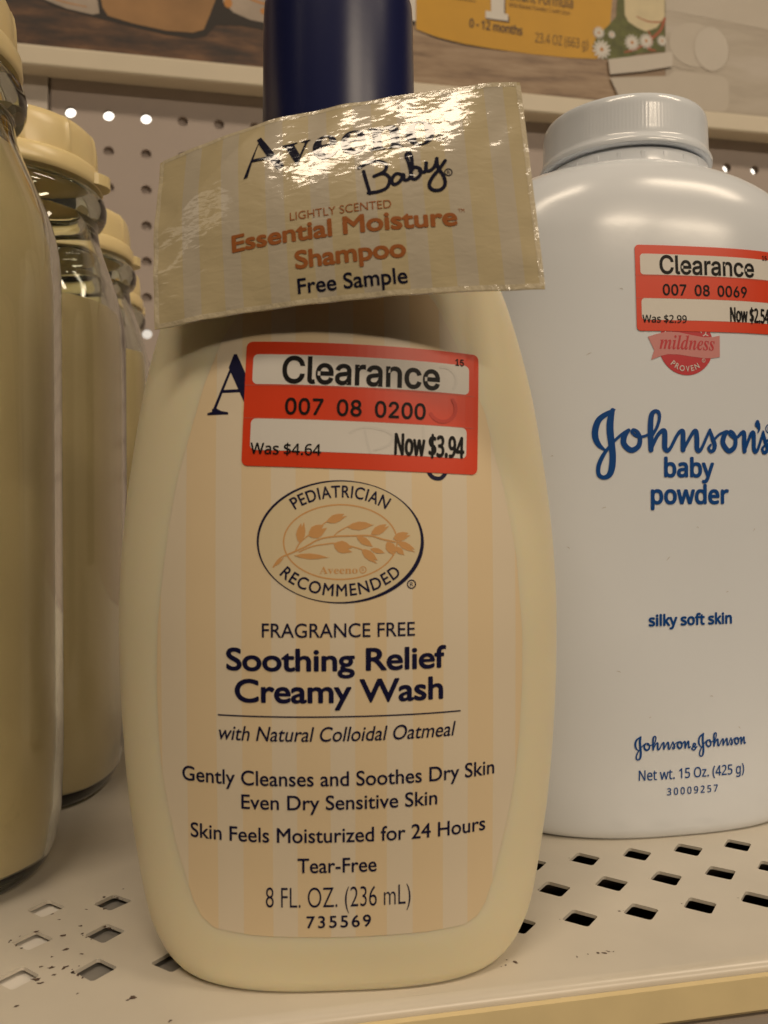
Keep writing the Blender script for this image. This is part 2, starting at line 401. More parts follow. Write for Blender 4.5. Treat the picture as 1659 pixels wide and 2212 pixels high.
# ------------------------------------------------------------------ the shelf
HX0, HP, HY0 = 7.2685, 1.1303, 13.5285
def build_shelf():
    t = thing('store_shelf', 'cream white metal store shelf with three rows of diamond holes along its front', 'shelf', (0, 0, 0))
    mb = MB(); e = 0.335; h = HP/2; TH = 0.06
    i0, i1 = -22, 22
    xa, xb = HX0+i0*HP-h, HX0+i1*HP+h; ya, yb = HY0-h, HY0+2*HP+h
    rnd = random.Random(4)
    for i in range(i0, i1+1):
        for j in range(3):
            cx, cy = HX0+i*HP, HY0+j*HP
            jit = lambda: rnd.uniform(-.012, .012)
            D = [(cx+e+jit(), cy+jit()), (cx+jit(), cy+e+jit()), (cx-e+jit(), cy+jit()), (cx+jit(), cy-e+jit())]
            # soften each hole's corners
            R = []
            for k in range(4):
                p, a, b = Vector(D[k]), Vector(D[k-1]), Vector(D[(k+1) % 4])
                R.append([tuple(p+(a-p)*0.10), tuple(p+((a+b)/2-p)*0.07), tuple(p+(b-p)*0.10)])
            E_ = [(cx+h, cy), (cx, cy+h), (cx-h, cy), (cx, cy-h)]
            C_ = [(cx+h, cy+h), (cx-h, cy+h), (cx-h, cy-h), (cx+h, cy-h)]
            for k in range(4):
                a = R[k]; b = R[(k+1) % 4]
                pts = [E_[k], C_[k], E_[(k+1) % 4], b[1], b[0], a[2], a[1]]
                mb.add([(x, y, 0) for x, y in pts], [tuple(range(7))], 0)
                mb.add([(x, y, -TH) for x, y in pts], [tuple(reversed(range(7)))], 0)
            loop = [q for k in range(4) for q in R[k]]
            n = len(loop)
            mb.add([(x, y, 0) for x, y in loop]+[(x, y, -TH) for x, y in loop], [(k, (k+1) % n, n+(k+1) % n, n+k) for k in range(n)], 0)
    YB = 62.0; XA, XB = -80, 90
    for z in (0, -TH):
        for (x0, x1, y0, y1) in ((xa, xb, 11.85, ya), (xa, xb, yb, YB), (XA, xa, 11.85, YB), (xb, XB, 11.85, YB)):
            mb.add([(x0, y0, z), (x1, y0, z), (x1, y1, z), (x0, y1, z)], [(0, 1, 2, 3)], 0)
    deck = mb
    # rolled front edge and lip
    mb = MB(); prof = []
    for k in range(9):
        a = radians(90+90*k/8); prof.append((11.85+0.20*cos(a), -0.20+0.20*sin(a)))
    prof += [(11.65, -0.5), (11.65, -3.0), (11.75, -3.0), (11.75, -0.32), (11.85, -0.12)]
    xs = [XA+(XB-XA)*k/170 for k in range(171)]
    wob = lambda x: 0.006*noise.noise(Vector((x*0.55, 3.1, 0)))
    mb.rings([[(x, y+wob(x), z) for y, z in prof] for x in xs], 0, True, True, True)
    mb.build('front_lip', M['deck'], t)
    # the price strip clipped to the lip
    mb = MB()
    prof = [(11.42, -0.03), (11.36, -0.06), (11.28, -0.50), (11.33, -0.56), (11.50, -0.58), (11.64, -0.52), (11.64, -0.44), (11.50, -0.47), (11.46, -0.08)]
    mb.rings([[(x, y, z) for y, z in prof] for x in (XA, XB)], 0)
    mb.build('price_strip', M['strip'], t, smooth=False)
    mb = MB()
    prof = [(11.26, -0.60), (11.22, -0.72), (11.20, -2.6), (11.30, -2.7), (11.64, -2.7), (11.64, -0.60)]
    mb.rings([[(x, y, z) for y, z in prof] for x in (XA, XB)], 0)
    mb.build('strip_clip', M['strip_dark'], t, smooth=False)
    # an added dark box under the right-hand holes, so that they look dark
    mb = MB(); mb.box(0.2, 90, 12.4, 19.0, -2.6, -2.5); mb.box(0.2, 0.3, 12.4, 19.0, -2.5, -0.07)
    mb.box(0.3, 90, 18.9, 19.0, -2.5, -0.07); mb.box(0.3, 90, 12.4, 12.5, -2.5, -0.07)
    mb.build('dark_hole_backing', M['dark'], t, smooth=False)
    # chipped enamel
    mb = deck; rnd = random.Random(11)
    def chip(x, y, r, asp=1.0, ang=0.0):
        n = 9; pts = []
        for k in range(n):
            a = 2*pi*k/n; rr = r*rnd.uniform(.3, 1.2); px, py = rr*cos(a)*asp, rr*sin(a)/asp
            pts.append((x+px*cos(ang)-py*sin(ang), y+px*sin(ang)+py*cos(ang), 0.004))
        mb.add(pts, [tuple(range(n))], 1)
    for (x, y, r) in ((-2.45, 14.72, .055), (-2.2, 15.0, .04), (-2.02, 14.6, .035), (-2.32, 14.25, .05), (-2.05, 14.05, .035), (-2.5, 14.05, .03), (-2.62, 13.78, .045), (-2.45, 13.72, .075),
                      (-2.25, 13.68, .06), (-2.38, 13.5, .05), (-2.62, 13.42, .07), (-2.52, 13.3, .05), (-2.2, 15.6, .03), (-2.6, 15.3, .035), (-1.15, 12.65, .075), (-1.2, 12.6, .04), (-1.95, 15.75, .03),
                      (-2.9, 14.95, .04), (-2.75, 15.55, .03), (-1.65, 16.3, .03), (-1.95, 12.9, .03), (-2.75, 12.75, .04)):
        chip(x, y, r*.9, 1.3, rnd.uniform(-.6, .9))
    for (x, y) in ((-1.88, 14.69), (-1.88, 13.56), (-3.0, 14.69), (-1.88, 15.83)):      # ragged rims at a few worn holes
        for k in range(9):
            a = rnd.choice((45, 135, 225)); s = rnd.uniform(-.8, .8)
            bx, by = 0.2*cos(radians(a)), 0.2*sin(radians(a)); tx, ty = -sin(radians(a))*.24, cos(radians(a))*.24
            chip(x+bx+tx*s, y+by+ty*s, rnd.uniform(.015, .035), 1.3, rnd.uniform(0, 3))
    for (x, y, r) in ((4.55, 12.42, .05), (4.38, 12.36, .022), (4.44, 12.5, .018), (5.55, 12.36, .024), (5.75, 12.40, .018), (5.92, 12.40, .028), (6.02, 12.38, .036), (6.1, 12.41, .03), (6.18, 12.39, .02), (4.3, 12.33, .015), (-.6, 11.95, .03)):
        chip(x, y, r, 1.2, rnd.uniform(0, 3))
    for k in range(26):
        i, j = rnd.choice((-1, 0, 1, 0, 1, 2)), rnd.choice((0, 1, 2)); a = rnd.uniform(0, 2*pi)
        if rnd.random() < .5: chip(HX0+i*HP-.33+rnd.uniform(-.05, .05), HY0+j*HP+rnd.uniform(-.04, .12), rnd.uniform(.008, .022), 1.3, a)
    mb.build('deck', [M['deck'], M['deck_edge_wear']], t, smooth=False, normals=False)
build_shelf()

# ------------------------------------------------------------------ the pegboard back
PX0, PZ0, PP, PY = -9.566, 34.762, 2.54, 62.2
OPEN = {(0, 0), (1, 0), (2, 0), (20, 0), (21, 0), (2, -6)}
def hole_cell(mb, cx, cz, r, y, half, depth, n=24):
    ring = [(cx+r*cos(2*pi*k/n+pi/n*0), cz+r*sin(2*pi*k/n)) for k in range(n)]
    sq = []
    for k in range(n):
        a = 2*pi*k/n; c, q = cos(a), sin(a); m = half/max(abs(c), abs(q)); sq.append((cx+c*m, cz+q*m))
    v = [(x, y, z) for x, z in ring]+[(x, y, z) for x, z in sq]+[(x, y+depth, z) for x, z in ring]
    f = [(k, (k+1) % n, n+(k+1) % n, n+k) for k in range(n)]+[(k, 2*n+k, 2*n+(k+1) % n, (k+1) % n) for k in range(n)]
    mb.add(v, f, 0)
def build_pegboard():
    t = thing('pegboard_wall', 'pale taupe pegboard back wall with a grid of round holes behind the bottles', 'pegboard', (0, PY, 0))
    mb = MB(); i0, i1, j0, j1 = 0, 24, -10, 1; h = PP/2
    for i in range(i0, i1+1):
        for j in range(j0, j1+1): hole_cell(mb, PX0+i*PP, PZ0+j*PP, 0.36, 0, h, 0.32)
    xa, xb = PX0+i0*PP-h, PX0+i1*PP+h; za, zb = PZ0+j0*PP-h, PZ0+j1*PP+h
    for (x0, x1, z0, z1) in ((xa, xb, -40, za), (xa, xb, zb, 70), (xb, 110, -40, 70)):
        mb.add([(x0, 0, z0), (x1, 0, z0), (x1, 0, z1), (x0, 0, z1)], [(0, 1, 2, 3)], 0)
    mb.build('perforated_sheet', M['peg'], t, smooth=False, normals=False)
    # the second sheet behind it, punched only where light comes through
    mb = MB()
    for i in range(i0, i1+1):
        for j in range(j0, j1+1):
            cx, cz = PX0+i*PP, PZ0+j*PP
            if (i, j) in OPEN: hole_cell(mb, cx+(0.0 if i < 5 else -0.16), cz+(0.02 if i < 5 else -0.13), 0.52 if i < 5 else 0.36, 0.325, 1.0, 0.05)
            else: mb.add([(cx-h, 0.325, cz-h), (cx+h, 0.325, cz-h), (cx+h, 0.325, cz+h), (cx-h, 0.325, cz+h)], [(0, 1, 2, 3)], 0)
            if (i, j) in OPEN:
                dx, dz = (0.0, 0.02) if i < 5 else (-0.16, -0.13)
                for (x0, x1, z0, z1) in ((-h, -1+dx, -h, h), (1+dx, h, -h, h), (-1+dx, 1+dx, -h, -1+dz), (-1+dx, 1+dx, 1+dz, h)):
                    mb.add([(cx+x0, .325, cz+z0), (cx+x1, .325, cz+z0), (cx+x1, .325, cz+z1), (cx+x0, .325, cz+z1)], [(0, 1, 2, 3)], 0)
    for (x0, x1, z0, z1) in ((xa, xb, -40, za), (xa, xb, zb, 70), (xb, 110, -40, 70), (-90, xa, -40, 70)):
        mb.add([(x0, .325, z0), (x1, .325, z0), (x1, .325, z1), (x0, .325, z1)], [(0, 1, 2, 3)], 0)
    mb.build('backing_sheet', M['peg'], t, smooth=False, normals=False)
    p = thing('shelf_upright', 'light painted steel upright post beside the left edge of the pegboard', 'upright post', (0, PY, 0))
    mb = MB(); mb.box(-14.6, -11.02, -0.25, 0.25, 0.0, 70)
    mb.build('post', M['upright'], p, smooth=False, bevel=0.06)
    mb = MB()
    for k in range(12): mb.box(-13.05, -12.65, -0.27, -0.2, 3+k*2.9, 4.9+k*2.9)
    mb.build('slots', M['dark'], p, smooth=False)
    q = thing('pegboard_wall', 'bare taupe back panel to the left of the upright post', 'pegboard', (0, PY, 0))
    mb = MB(); mb.box(-90, -14.65, -0.05, 0.30, -40, 70); mb.build('panel', M['peg'], q, smooth=False)
    lw = MB(); lw.box(-80, 90, 14, 61.5, -33, -32)  # added underneath and coloured dark, to keep light out of the holes
    tag(lw.build('added_lower_shelf', M['lower'], None, smooth=False), 'dark lower shelf, added as a backing to keep the diamond holes dark', 'shelf')
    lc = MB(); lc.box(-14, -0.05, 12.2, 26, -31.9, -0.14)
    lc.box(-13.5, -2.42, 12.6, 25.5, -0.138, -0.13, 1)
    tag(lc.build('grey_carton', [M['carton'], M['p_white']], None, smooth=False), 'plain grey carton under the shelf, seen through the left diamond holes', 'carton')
build_pegboard()
# the lit ceiling fixtures over the next aisle, seen through the pegboard holes
def far_light(cx, cy, cz, sx, sy, label, m=None):
    t = thing('ceiling_light', label, 'ceiling light', (cx, cy, cz), 0, 'ceiling lights over the next aisle')
    mb = MB(); mb.box(-sx/2, sx/2, -sy/2, sy/2, 0, 3); mb.build('diffuser', m or M_LIGHT, t, smooth=False)
    mb = MB(); mb.box(-sx/2-3, sx/2+3, -sy/2-3, sy/2+3, 3.1, 8); mb.build('housing', M['p_white'], t, smooth=False)
M_LIGHT = emis('lit_diffuser', (1.0, 0.93, 0.80), 3.2)
far_light(-72, 560, 252, 190, 130, 'lit ceiling light shining through the pegboard holes above the jars')
far_light(375, 556, 252, 170, 130, 'lit ceiling light shining through the pegboard holes beside the white powder cap')
far_light(-70, 1180, 252, 170, 150, 'farther lit ceiling light glimpsed through one low pegboard hole', emis('dim_diffuser', (1.0, 0.9, 0.76), 0.75))

# ------------------------------------------------------------------ rail and printed signs above
RY = 60.4
def build_rail():
    t = thing('sign_rail', 'cream painted metal rail under the printed signs', 'rail', (0, RY, 0))
    mb = MB(); mb.rings([[(x, y, z) for y, z in ((0, 37.02), (0, 38.18), (0.10, 38.32), (0.5, 38.32), (0.5, 38.0), (1.75, 38.0), (1.75, 36.98), (0.10, 36.90))] for x in (-60, 75)], 0)
    mb.build('rail_bar', M['rail'], t, smooth=False, bevel=0.05)
build_rail()
SY = 61.0
def sflat(x, z, o): return Vector((x, -o, z))
def oval(cx, cz, rx, rz, n=28, a0=0, a1=360): return [(cx+rx*cos(radians(a0+(a1-a0)*k/n)), cz+rz*sin(radians(a0+(a1-a0)*k/n))) for k in range(n if a1-a0 == 360 else n+1)]
def sign_board(t, x0, x1, m, z0=38.1, z1=58):
    mb = MB(); mb.box(x0, x1, 0, 0.2, z0, z1); mb.build('board', m, t, smooth=False)
def build_signs():
    # wooden bowl picture
    t = thing('printed_sign', 'printed photo sign of a wooden bowl and dishes on a dark wooden table', 'sign', (0, SY, 0), 0, 'printed signs on the rail')
    sign_board(t, -40, 9.0, M['wood_dark'])
    mb = MB()
    sh = [(-12.5, 42.5), (-10.6, 41.3), (-8.6, 40.95), (-7.2, 40.75), (-5, 40.42), (-3, 40.15), (-1.2, 40.1), (-0.3, 40.35), (.4, 41.2), (2.2, 41.35), (4, 41.2), (9, 41.0), (9, 45), (-12.5, 45)]
    poly(mb, sh, sflat, .01, 0, None); mb.build('printed_shadow', M['p_black'], t, smooth=False, normals=False)
    mb = MB(); poly(mb, [(-7.6, 43.6), (-7.25, 41.6), (-6.9, 41.05), (-5.2, 40.7), (-3, 40.45), (-1.2, 40.5), (-.45, 40.8), (-.05, 41.8), (.45, 43.2), (.9, 48), (-8, 48)], sflat, .02, 0, .5)
    mb.build('printed_bowl', M['p_bowl'], t, smooth=False, normals=False)
    mb = MB(); poly(mb, [(-11.2, 41.75), (-9.6, 41.25), (-7.9, 41.02), (-7.45, 41.15), (-7.75, 43.4), (-8.2, 45), (-12.8, 45), (-12.4, 42.4)], sflat, .015, 0, None)
    mb.build('printed_dish', M['p_dish'], t, smooth=False, normals=False); mb = MB()
    poly(mb, [(.9, 42.9), (1.6, 42.25), (2.8, 41.85), (4.2, 41.72), (6, 41.9), (7.5, 42.6), (8.2, 45), (.9, 45)], sflat, .015, 0, None)
    pd = mb.build('printed_dish', M['p_dish'], t, smooth=False, normals=False)
    mb = MB(); poly(mb, oval(1.25, 42.85, .28, .35), sflat, .03, 0, None); poly(mb, oval(3.75, 42.55, .25, .22), sflat, .03, 0, None)
    ribbon(mb, [(1.6, 44.2, .12), (2.6, 43.4, .14), (4.4, 43.05, .14), (6.5, 43.4, .1)], sflat, .025, 0)
    mb.build('printed_rim', M['p_orange'], t, smooth=False, normals=False); mb = MB()
    ribbon(mb, [(-11.9, 42.3, .06), (-10.2, 41.75, .07), (-8.3, 41.5, .05)], sflat, .025, 0)
    mb.build('printed_rim', M['p_orange'], t, smooth=False, normals=False)
    # yellow formula picture
    t = thing('printed_sign', 'printed photo sign of a yellow infant formula canister on a pale wooden table', 'sign', (0, SY, 0), 0, 'printed signs on the rail')
    sign_board(t, 9.03, 35.05, M['wood_pale'])
    mb = MB(); poly(mb, [(9.1, 50), (9.1, 43.1), (14.9, 43.1), (14.9, 50)], sflat, .01, 0, None); mb.build('printed_wall', M['p_white'], t, smooth=False, normals=False)
    mb = MB(); poly(mb, [(9.1, 43.1), (14.85, 43.1), (14.85, 42.75), (9.1, 42.85)], sflat, .012, 0, None)
    ribbon(mb, [(14.9, 42.42, .02), (16.5, 42.02, .1), (18.8, 41.72, .1), (22, 41.6, .04)], sflat, .012, 0)
    mb.build('printed_edge', M['p_black'], t, smooth=False, normals=False)
    mb = MB(); poly(mb, [(14.92, 50), (14.92, 42.5), (16.5, 42.08), (18.6, 41.8), (20.9, 41.66), (24, 41.58), (27, 41.62), (29.2, 41.74), (30.2, 42.6), (30.9, 50)], sflat, .02, 0, None)
    mb.build('printed_canister', M['p_yellow'], t, smooth=False, normals=False)
    mb = MB(); poly(mb, [(28.9, 42.6), (29.3, 43.6), (30.1, 44.3), (30.9, 45.2), (31.2, 50), (35.03, 50), (35.03, 42.9), (33, 42.6), (31.2, 41.9), (29.9, 41.8)], sflat, .03, 0, None)
    mb.build('printed_foliage', M['p_green'], t, smooth=False, normals=False)
    mb = MB(); poly(mb, [(31.6, 45.4), (31.9, 44.9), (32.7, 44.5), (33.4, 44.3), (34.3, 44.7), (35, 45.6), (35, 50), (31.5, 50)], sflat, .04, 0, None)
    mb.build('printed_petal', M['p_cream'], t, smooth=False, normals=False)
    mb = MB()
    for st in ([(35, 45.5, .2), (34.6, 44.5, .2), (33.6, 43.6, .22), (32.6, 42.9, .2), (31.6, 42.5, .12)], [(33.6, 44.4, .1), (33.9, 43.6, .15), (33.6, 43.0, .2), (34.2, 42.9, .1)], [(32.6, 45.4, .06), (33.6, 45.1, .1), (34.8, 45.2, .1)]):
        ribbon(mb, st, sflat, .045, 0)
    mb.build('printed_stem', M['p_stem'], t, smooth=False, normals=False)
    for (x, z, r) in ((29.65, 42.5, .78), (29.42, 43.77, .5), (30.5, 43.74, .32), (32.2, 43.3, .66), (33.4, 43.55, .62), (34.75, 43.7, .45)):
        mb = MB(); n = 13
        for k in range(n):
            a = 2*pi*k/n; ribbon(mb, [(x+.22*r*cos(a), z+.22*r*sin(a), r*.12), (x+.65*r*cos(a), z+.65*r*sin(a), r*.26), (x+.95*r*cos(a), z+.95*r*sin(a), r*.12)], sflat, .055+.001*k, 0)
        poly(mb, oval(x, z, .2*r, .2*r, 12), sflat, .075, 1, None)
        mb.build('printed_daisy', [M['p_white'], M['p_orange']], t, smooth=False, normals=False)
    mb = MB()
    put_text(mb, '0 - 12 months', (19.02, 43.10), (23.17, 42.93), .62, sflat, .04, 0, MATH, bold=.05, step=None)
    put_text(mb, '23.4 OZ (663 g)', (24.22, 42.52), (28.55, 42.44), .72, sflat, .04, 0, MATH, 0.0, step=None)
    put_text(mb, 'Infant Formula', (22.2, 45.5), (27.3, 45.42), .82, sflat, .04, 0, MATH, bold=.02, step=None)
    put_text(mb, 'Milk-Based Powder \u2022 with Iron', (22.17, 44.98), (27.05, 44.88), .3, sflat, .04, 0, MATH, 0.0, step=None)
    ribbon(mb, [(15.8, 45.12, .05), (19.5, 45.05, .05)], sflat, .04, 0, False)
    ribbon(mb, [(15.8, 45.40, .04), (19.5, 45.33, .04)], sflat, .04, 0, False)
    one = [(20.27, 43.9), (22.05, 43.86), (22.05, 44.36), (21.75, 44.4), (21.75, 47.2), (20.7, 46.9), (20.7, 44.43), (20.27, 44.45)]
    poly(mb, [(x+(.12 if x > 21 else .04), z-.12) for x, z in one], sflat, .035, 0, None)
    mb.build('printed_lettering', M['p_brown'], t, smooth=False, normals=False)
    mb = MB(); poly(mb, one, sflat, .05, 0, None); mb.build('printed_numeral', M['p_white'], t, smooth=False, normals=False)
    # pale washed sign on the right, with its clear band reaching left
    t = thing('printed_sign', 'pale washed printed sign of soft white bottles at the right end of the rail', 'sign', (0, SY, 0), 0, 'printed signs on the rail')
    sign_board(t, 35.08, 75, M['pale_wood'])
    mb = MB(); poly(mb, oval(37.6, 43.7, 2.2, 1.75), sflat, .02, 0, None); poly(mb, rrect(35.3, 38.6, 40.6, 41.5, .8), sflat, .015, 0, None)
    poly(mb, [(35.12, 50), (35.12, 46.2), (40, 45.9), (52, 45.1), (62, 44.6), (62, 50)], sflat, .01, 0, None)
    mb.build('printed_bottle', M['p_pale'], t, smooth=False, normals=False)
    mb = MB(); poly(mb, oval(39.1, 43.55, 1.5, 1.72), sflat, .03, 0, None)
    mb.build('printed_cap', M['p_pale2'], t, smooth=False, normals=False)
    mb = MB(); ellipse_ring(mb, (39.1, 43.55), 1.55, 1.76, lambda a: .10 if cos(a) < .2 else .03, sflat, .035, 0)
    ribbon(mb, [(35.3, 42.1, .12), (36.4, 41.8, .16), (37.6, 41.75, .08)], sflat, .025, 0)
    mb.build('printed_outline', M['p_pale3'], t, smooth=False, normals=False)
    c = MB(); v = [(30.15, 41.75), (33, 42.35), (35.6, 42.9), (35.6, 41.75), (33, 41.1), (30.3, 40.6)]
    poly(c, v, sflat, .13, 0, None); poly(c, [(30.3, 40.35), (35.6, 41.0), (35.6, 39.0), (31.0, 39.0)], sflat, .125, 1, None)
    b = c.build('clear_sleeve', [M['p_pale2'], M['p_pale']], None, smooth=False, normals=False)
    b.location = (0, SY*S, 0); so = b.modifiers.new('thick', 'SOLIDIFY'); so.thickness = .02*S
    tag(b, 'pale translucent sign sleeve overlapping the daisies of the yellow formula sign', 'sign sleeve')
build_signs()

# ------------------------------------------------------------------ glass jars with cream lids
def build_jar():
    t = thing('glass_jar', '', 'jar', (0, 0, 0), 0, 'cream lidded glass jars in a row')
    za = [0, .12, .35, .8, 1.3, 2.5, 6, 10.5, 11.4, 12.0, 12.7, 13.3, 13.8, 14.2]
    ra = [2.05, 2.22, 2.38, 2.50, 2.55, 2.58, 2.58, 2.58, 2.57, 2.52, 2.38, 2.20, 2.06, 2.0]
    pa = [2.5, 2.6, 2.7, 2.8, 2.85, 2.9, 2.9, 2.9, 2.9, 2.8, 2.5, 2.25, 2.05, 2.0]
    R = pch(za, ra); P = pch(za, pa)
    zs = [0, .05, .12, .22, .35, .55, .8, 1.05, 1.3, 1.9, 2.5, 4, 6, 8, 10, 10.5, 11, 11.4, 11.7, 12.0, 12.3, 12.6, 12.9, 13.2, 13.5, 13.8, 14.05, 14.2]
    rings = [sring(R(z), R(z), P(z), z, 96) for z in zs]
    bead = [(2.02, 14.28), (2.14, 14.36), (2.21, 14.5), (2.23, 14.68), (2.19, 14.86), (2.08, 14.98), (1.98, 15.03), (1.95, 15.1), (1.95, 15.9)]
    circ = lambda r, z: [(r*cos(2*pi*k/96), r*sin(2*pi*k/96), z) for k in range(96)]
    rings += [circ(r, z) for r, z in bead]
    rings += [circ(1.78, 15.9), circ(1.78, 15.0), circ(1.80, 14.4)]
    wall = 0.12
    rings += [sring(R(z)-wall, R(z)-wall, P(z), z, 96) for z in reversed([.45, .7, 1.3, 2.5, 4, 6, 8, 10, 11, 11.7, 12.3, 12.9, 13.5, 14.0])]
    rings += [sring(R(.4)-.28, R(.4)-.28, 2.6, .34, 96), sring(1.0, 1.0, 2.2, .32, 96)]
    mb = MB(); mb.rings(rings, 0, True, True); mb.build('glass_body', M['glass'], t)
    def contents(name, top, parent):
        cz = [.37, .48, .7, 1.3, 2.5, 4, 6, 8, 10, 11, 11.7, top] if top < 12.1 else [.37, .48, .7, 1.3, 2.5, 4, 6, 8, 10, 11, 11.7, 12.3, 12.9, top]
        cr = [R(.4)-.30]+[R(max(z, .45))-wall-.015 for z in cz[1:]]
        mb = MB(); mb.rings([sring(r, r, P(z), z, 96) for r, z in zip(cr, cz)], 0); return mb.build(name, M['milk'], parent)
    contents('contents', 12.0, t); full = contents('contents', 13.6, None).data
    # the lid: shallow facets above a plain skirt, with a lift tab
    mb = MB()
    def lobes(a, z):
        if z < 15.62: return 0
        u = (a*11/(2*pi)) % 1.0; k = min(u, 1-u)
        return 0.035*math.exp(-(k/0.045)**2)*min(1, (z-15.62)/.08)
    lathe(mb, [(1.92, 15.12), (2.10, 15.10), (2.14, 15.14), (2.15, 15.22), (2.13, 15.48), (2.08, 15.56), (2.02, 15.60), (2.02, 15.70), (2.00, 16.10), (1.97, 16.30), (1.92, 16.42), (1.83, 16.50), (1.70, 16.54), (.05, 16.54)], 220, 0, True, True, lobes)
    mb.build('lid', M['lid'], t)
    mb = MB(); n = 14
    out = [(2.08, -.42)]+[(2.10+.28*sin(pi*k/n)**.7, -.42+.84*k/n) for k in range(n+1)]+[(2.08, .42)]
    mb.rings([[(x, y, z) for x, y in out] for z in (15.12, 15.16, 15.34, 15.40)], 0)
    tab = mb.build('lift_tab', M['lid'], t, smooth=False, bevel=.03)
    return t, full
jar, full_contents = build_jar()
def kids(o): return [c for c in COL.objects if c.parent is o]
def copy_thing(o):
    r = o.copy(); COL.objects.link(r)
    for c in kids(o):
        d = c.copy(); COL.objects.link(d); d.parent = r
    return r
JARS = [(-5.78, 17.45, 40, 1.02, 'nearest glass jar, large and cut off by the left edge of the picture'),
        (-4.86, 22.75, -8, 1.0, 'second glass jar in the row, whole cream lid and glass neck bead in view'),
        (-4.65, 29.0, 12, 1.0, 'third glass jar in the row, only its lid and right shoulder showing'),
        (-4.85, 35.6, 28, 1.0, 'farthest glass jar, its lid peeking out beside the sample packet')]
for k, (x, y, rz, s, lab) in enumerate(JARS):
    o = jar if k == 0 else copy_thing(jar)
    o.location = Vector((x, y, 0))*S; o.rotation_euler = (0, 0, radians(rz)); o.scale = (s, s, s); o['label'] = lab
for ob in [o for o in COL.objects if o.type == 'MESH' and o.data == full_contents]: bpy.data.objects.remove(ob)
for c in kids(jar):
    if c.name.startswith('contents'): c.data = full_contents

# ------------------------------------------------------------------ clearance stickers
def price_sticker(parent, fn, TL, W, ang, code, was, now, through):
    """fn maps local (x, z, off) to the bottle's front; the sticker is 1022 x 525 units"""
    k = W/1022.0; c, q = cos(ang), sin(ang)
    def g(u, v, o): return fn(TL[0]+k*(u*c+v*q), TL[1]+k*(u*q-v*c), o)
    mb = MB()
    gv = lambda u, v, o: g(u, -v, o)
    poly(mb, rrect(0, -540, 1022, 0, 26), gv, .014, 0, 40)
    poly(mb, rrect(32, -187, 976, -56, 22), gv, .017, 1, 40)
    poly(mb, rrect(34, -471, 968, -336, 22), gv, .017, 1, 40)
    for v in (192, 334): ribbon(mb, [(x, -v, 2.2) for x in range(2, 1021, 40)], gv, .018, 2, False, 0, False)
    # the printing under the sticker shows through faintly
    for kind, pts in through: ribbon(mb, [(a, -b, wd) for a, b, wd in pts], gv, .0185, 3 if kind == 'w' else 4)
    st = mb.build('price_sticker', [M['red'], M['paper'], M['red_cut'], M['ghost'], M['ghost_red']], parent, smooth=False, normals=False)
    mb = MB()
    put_text(mb, 'Clearance', (160, -178), (842, -176), 112, gv, .021, 0, INTER, .017, step=None)
    put_text(mb, code, (180, -313), (778, -311), 68, gv, .021, 0, INTER, bold=.03, step=None, sample='0')
    put_text(mb, was, (38, -487), (336, -486), 46, gv, .021, 0, MATH, bold=.022, step=None)
    put_text(mb, now, (650, -468), (955, -468), 88, gv, .021, 0, MATH, bold=.04, step=None)
    put_text(mb, '15', (912, -60), (950, -60), 30, gv, .021, 0, INTER, bold=.03, step=None)
    mb.build('lettering', M['black_ink'], st, smooth=False, normals=False)
    return st

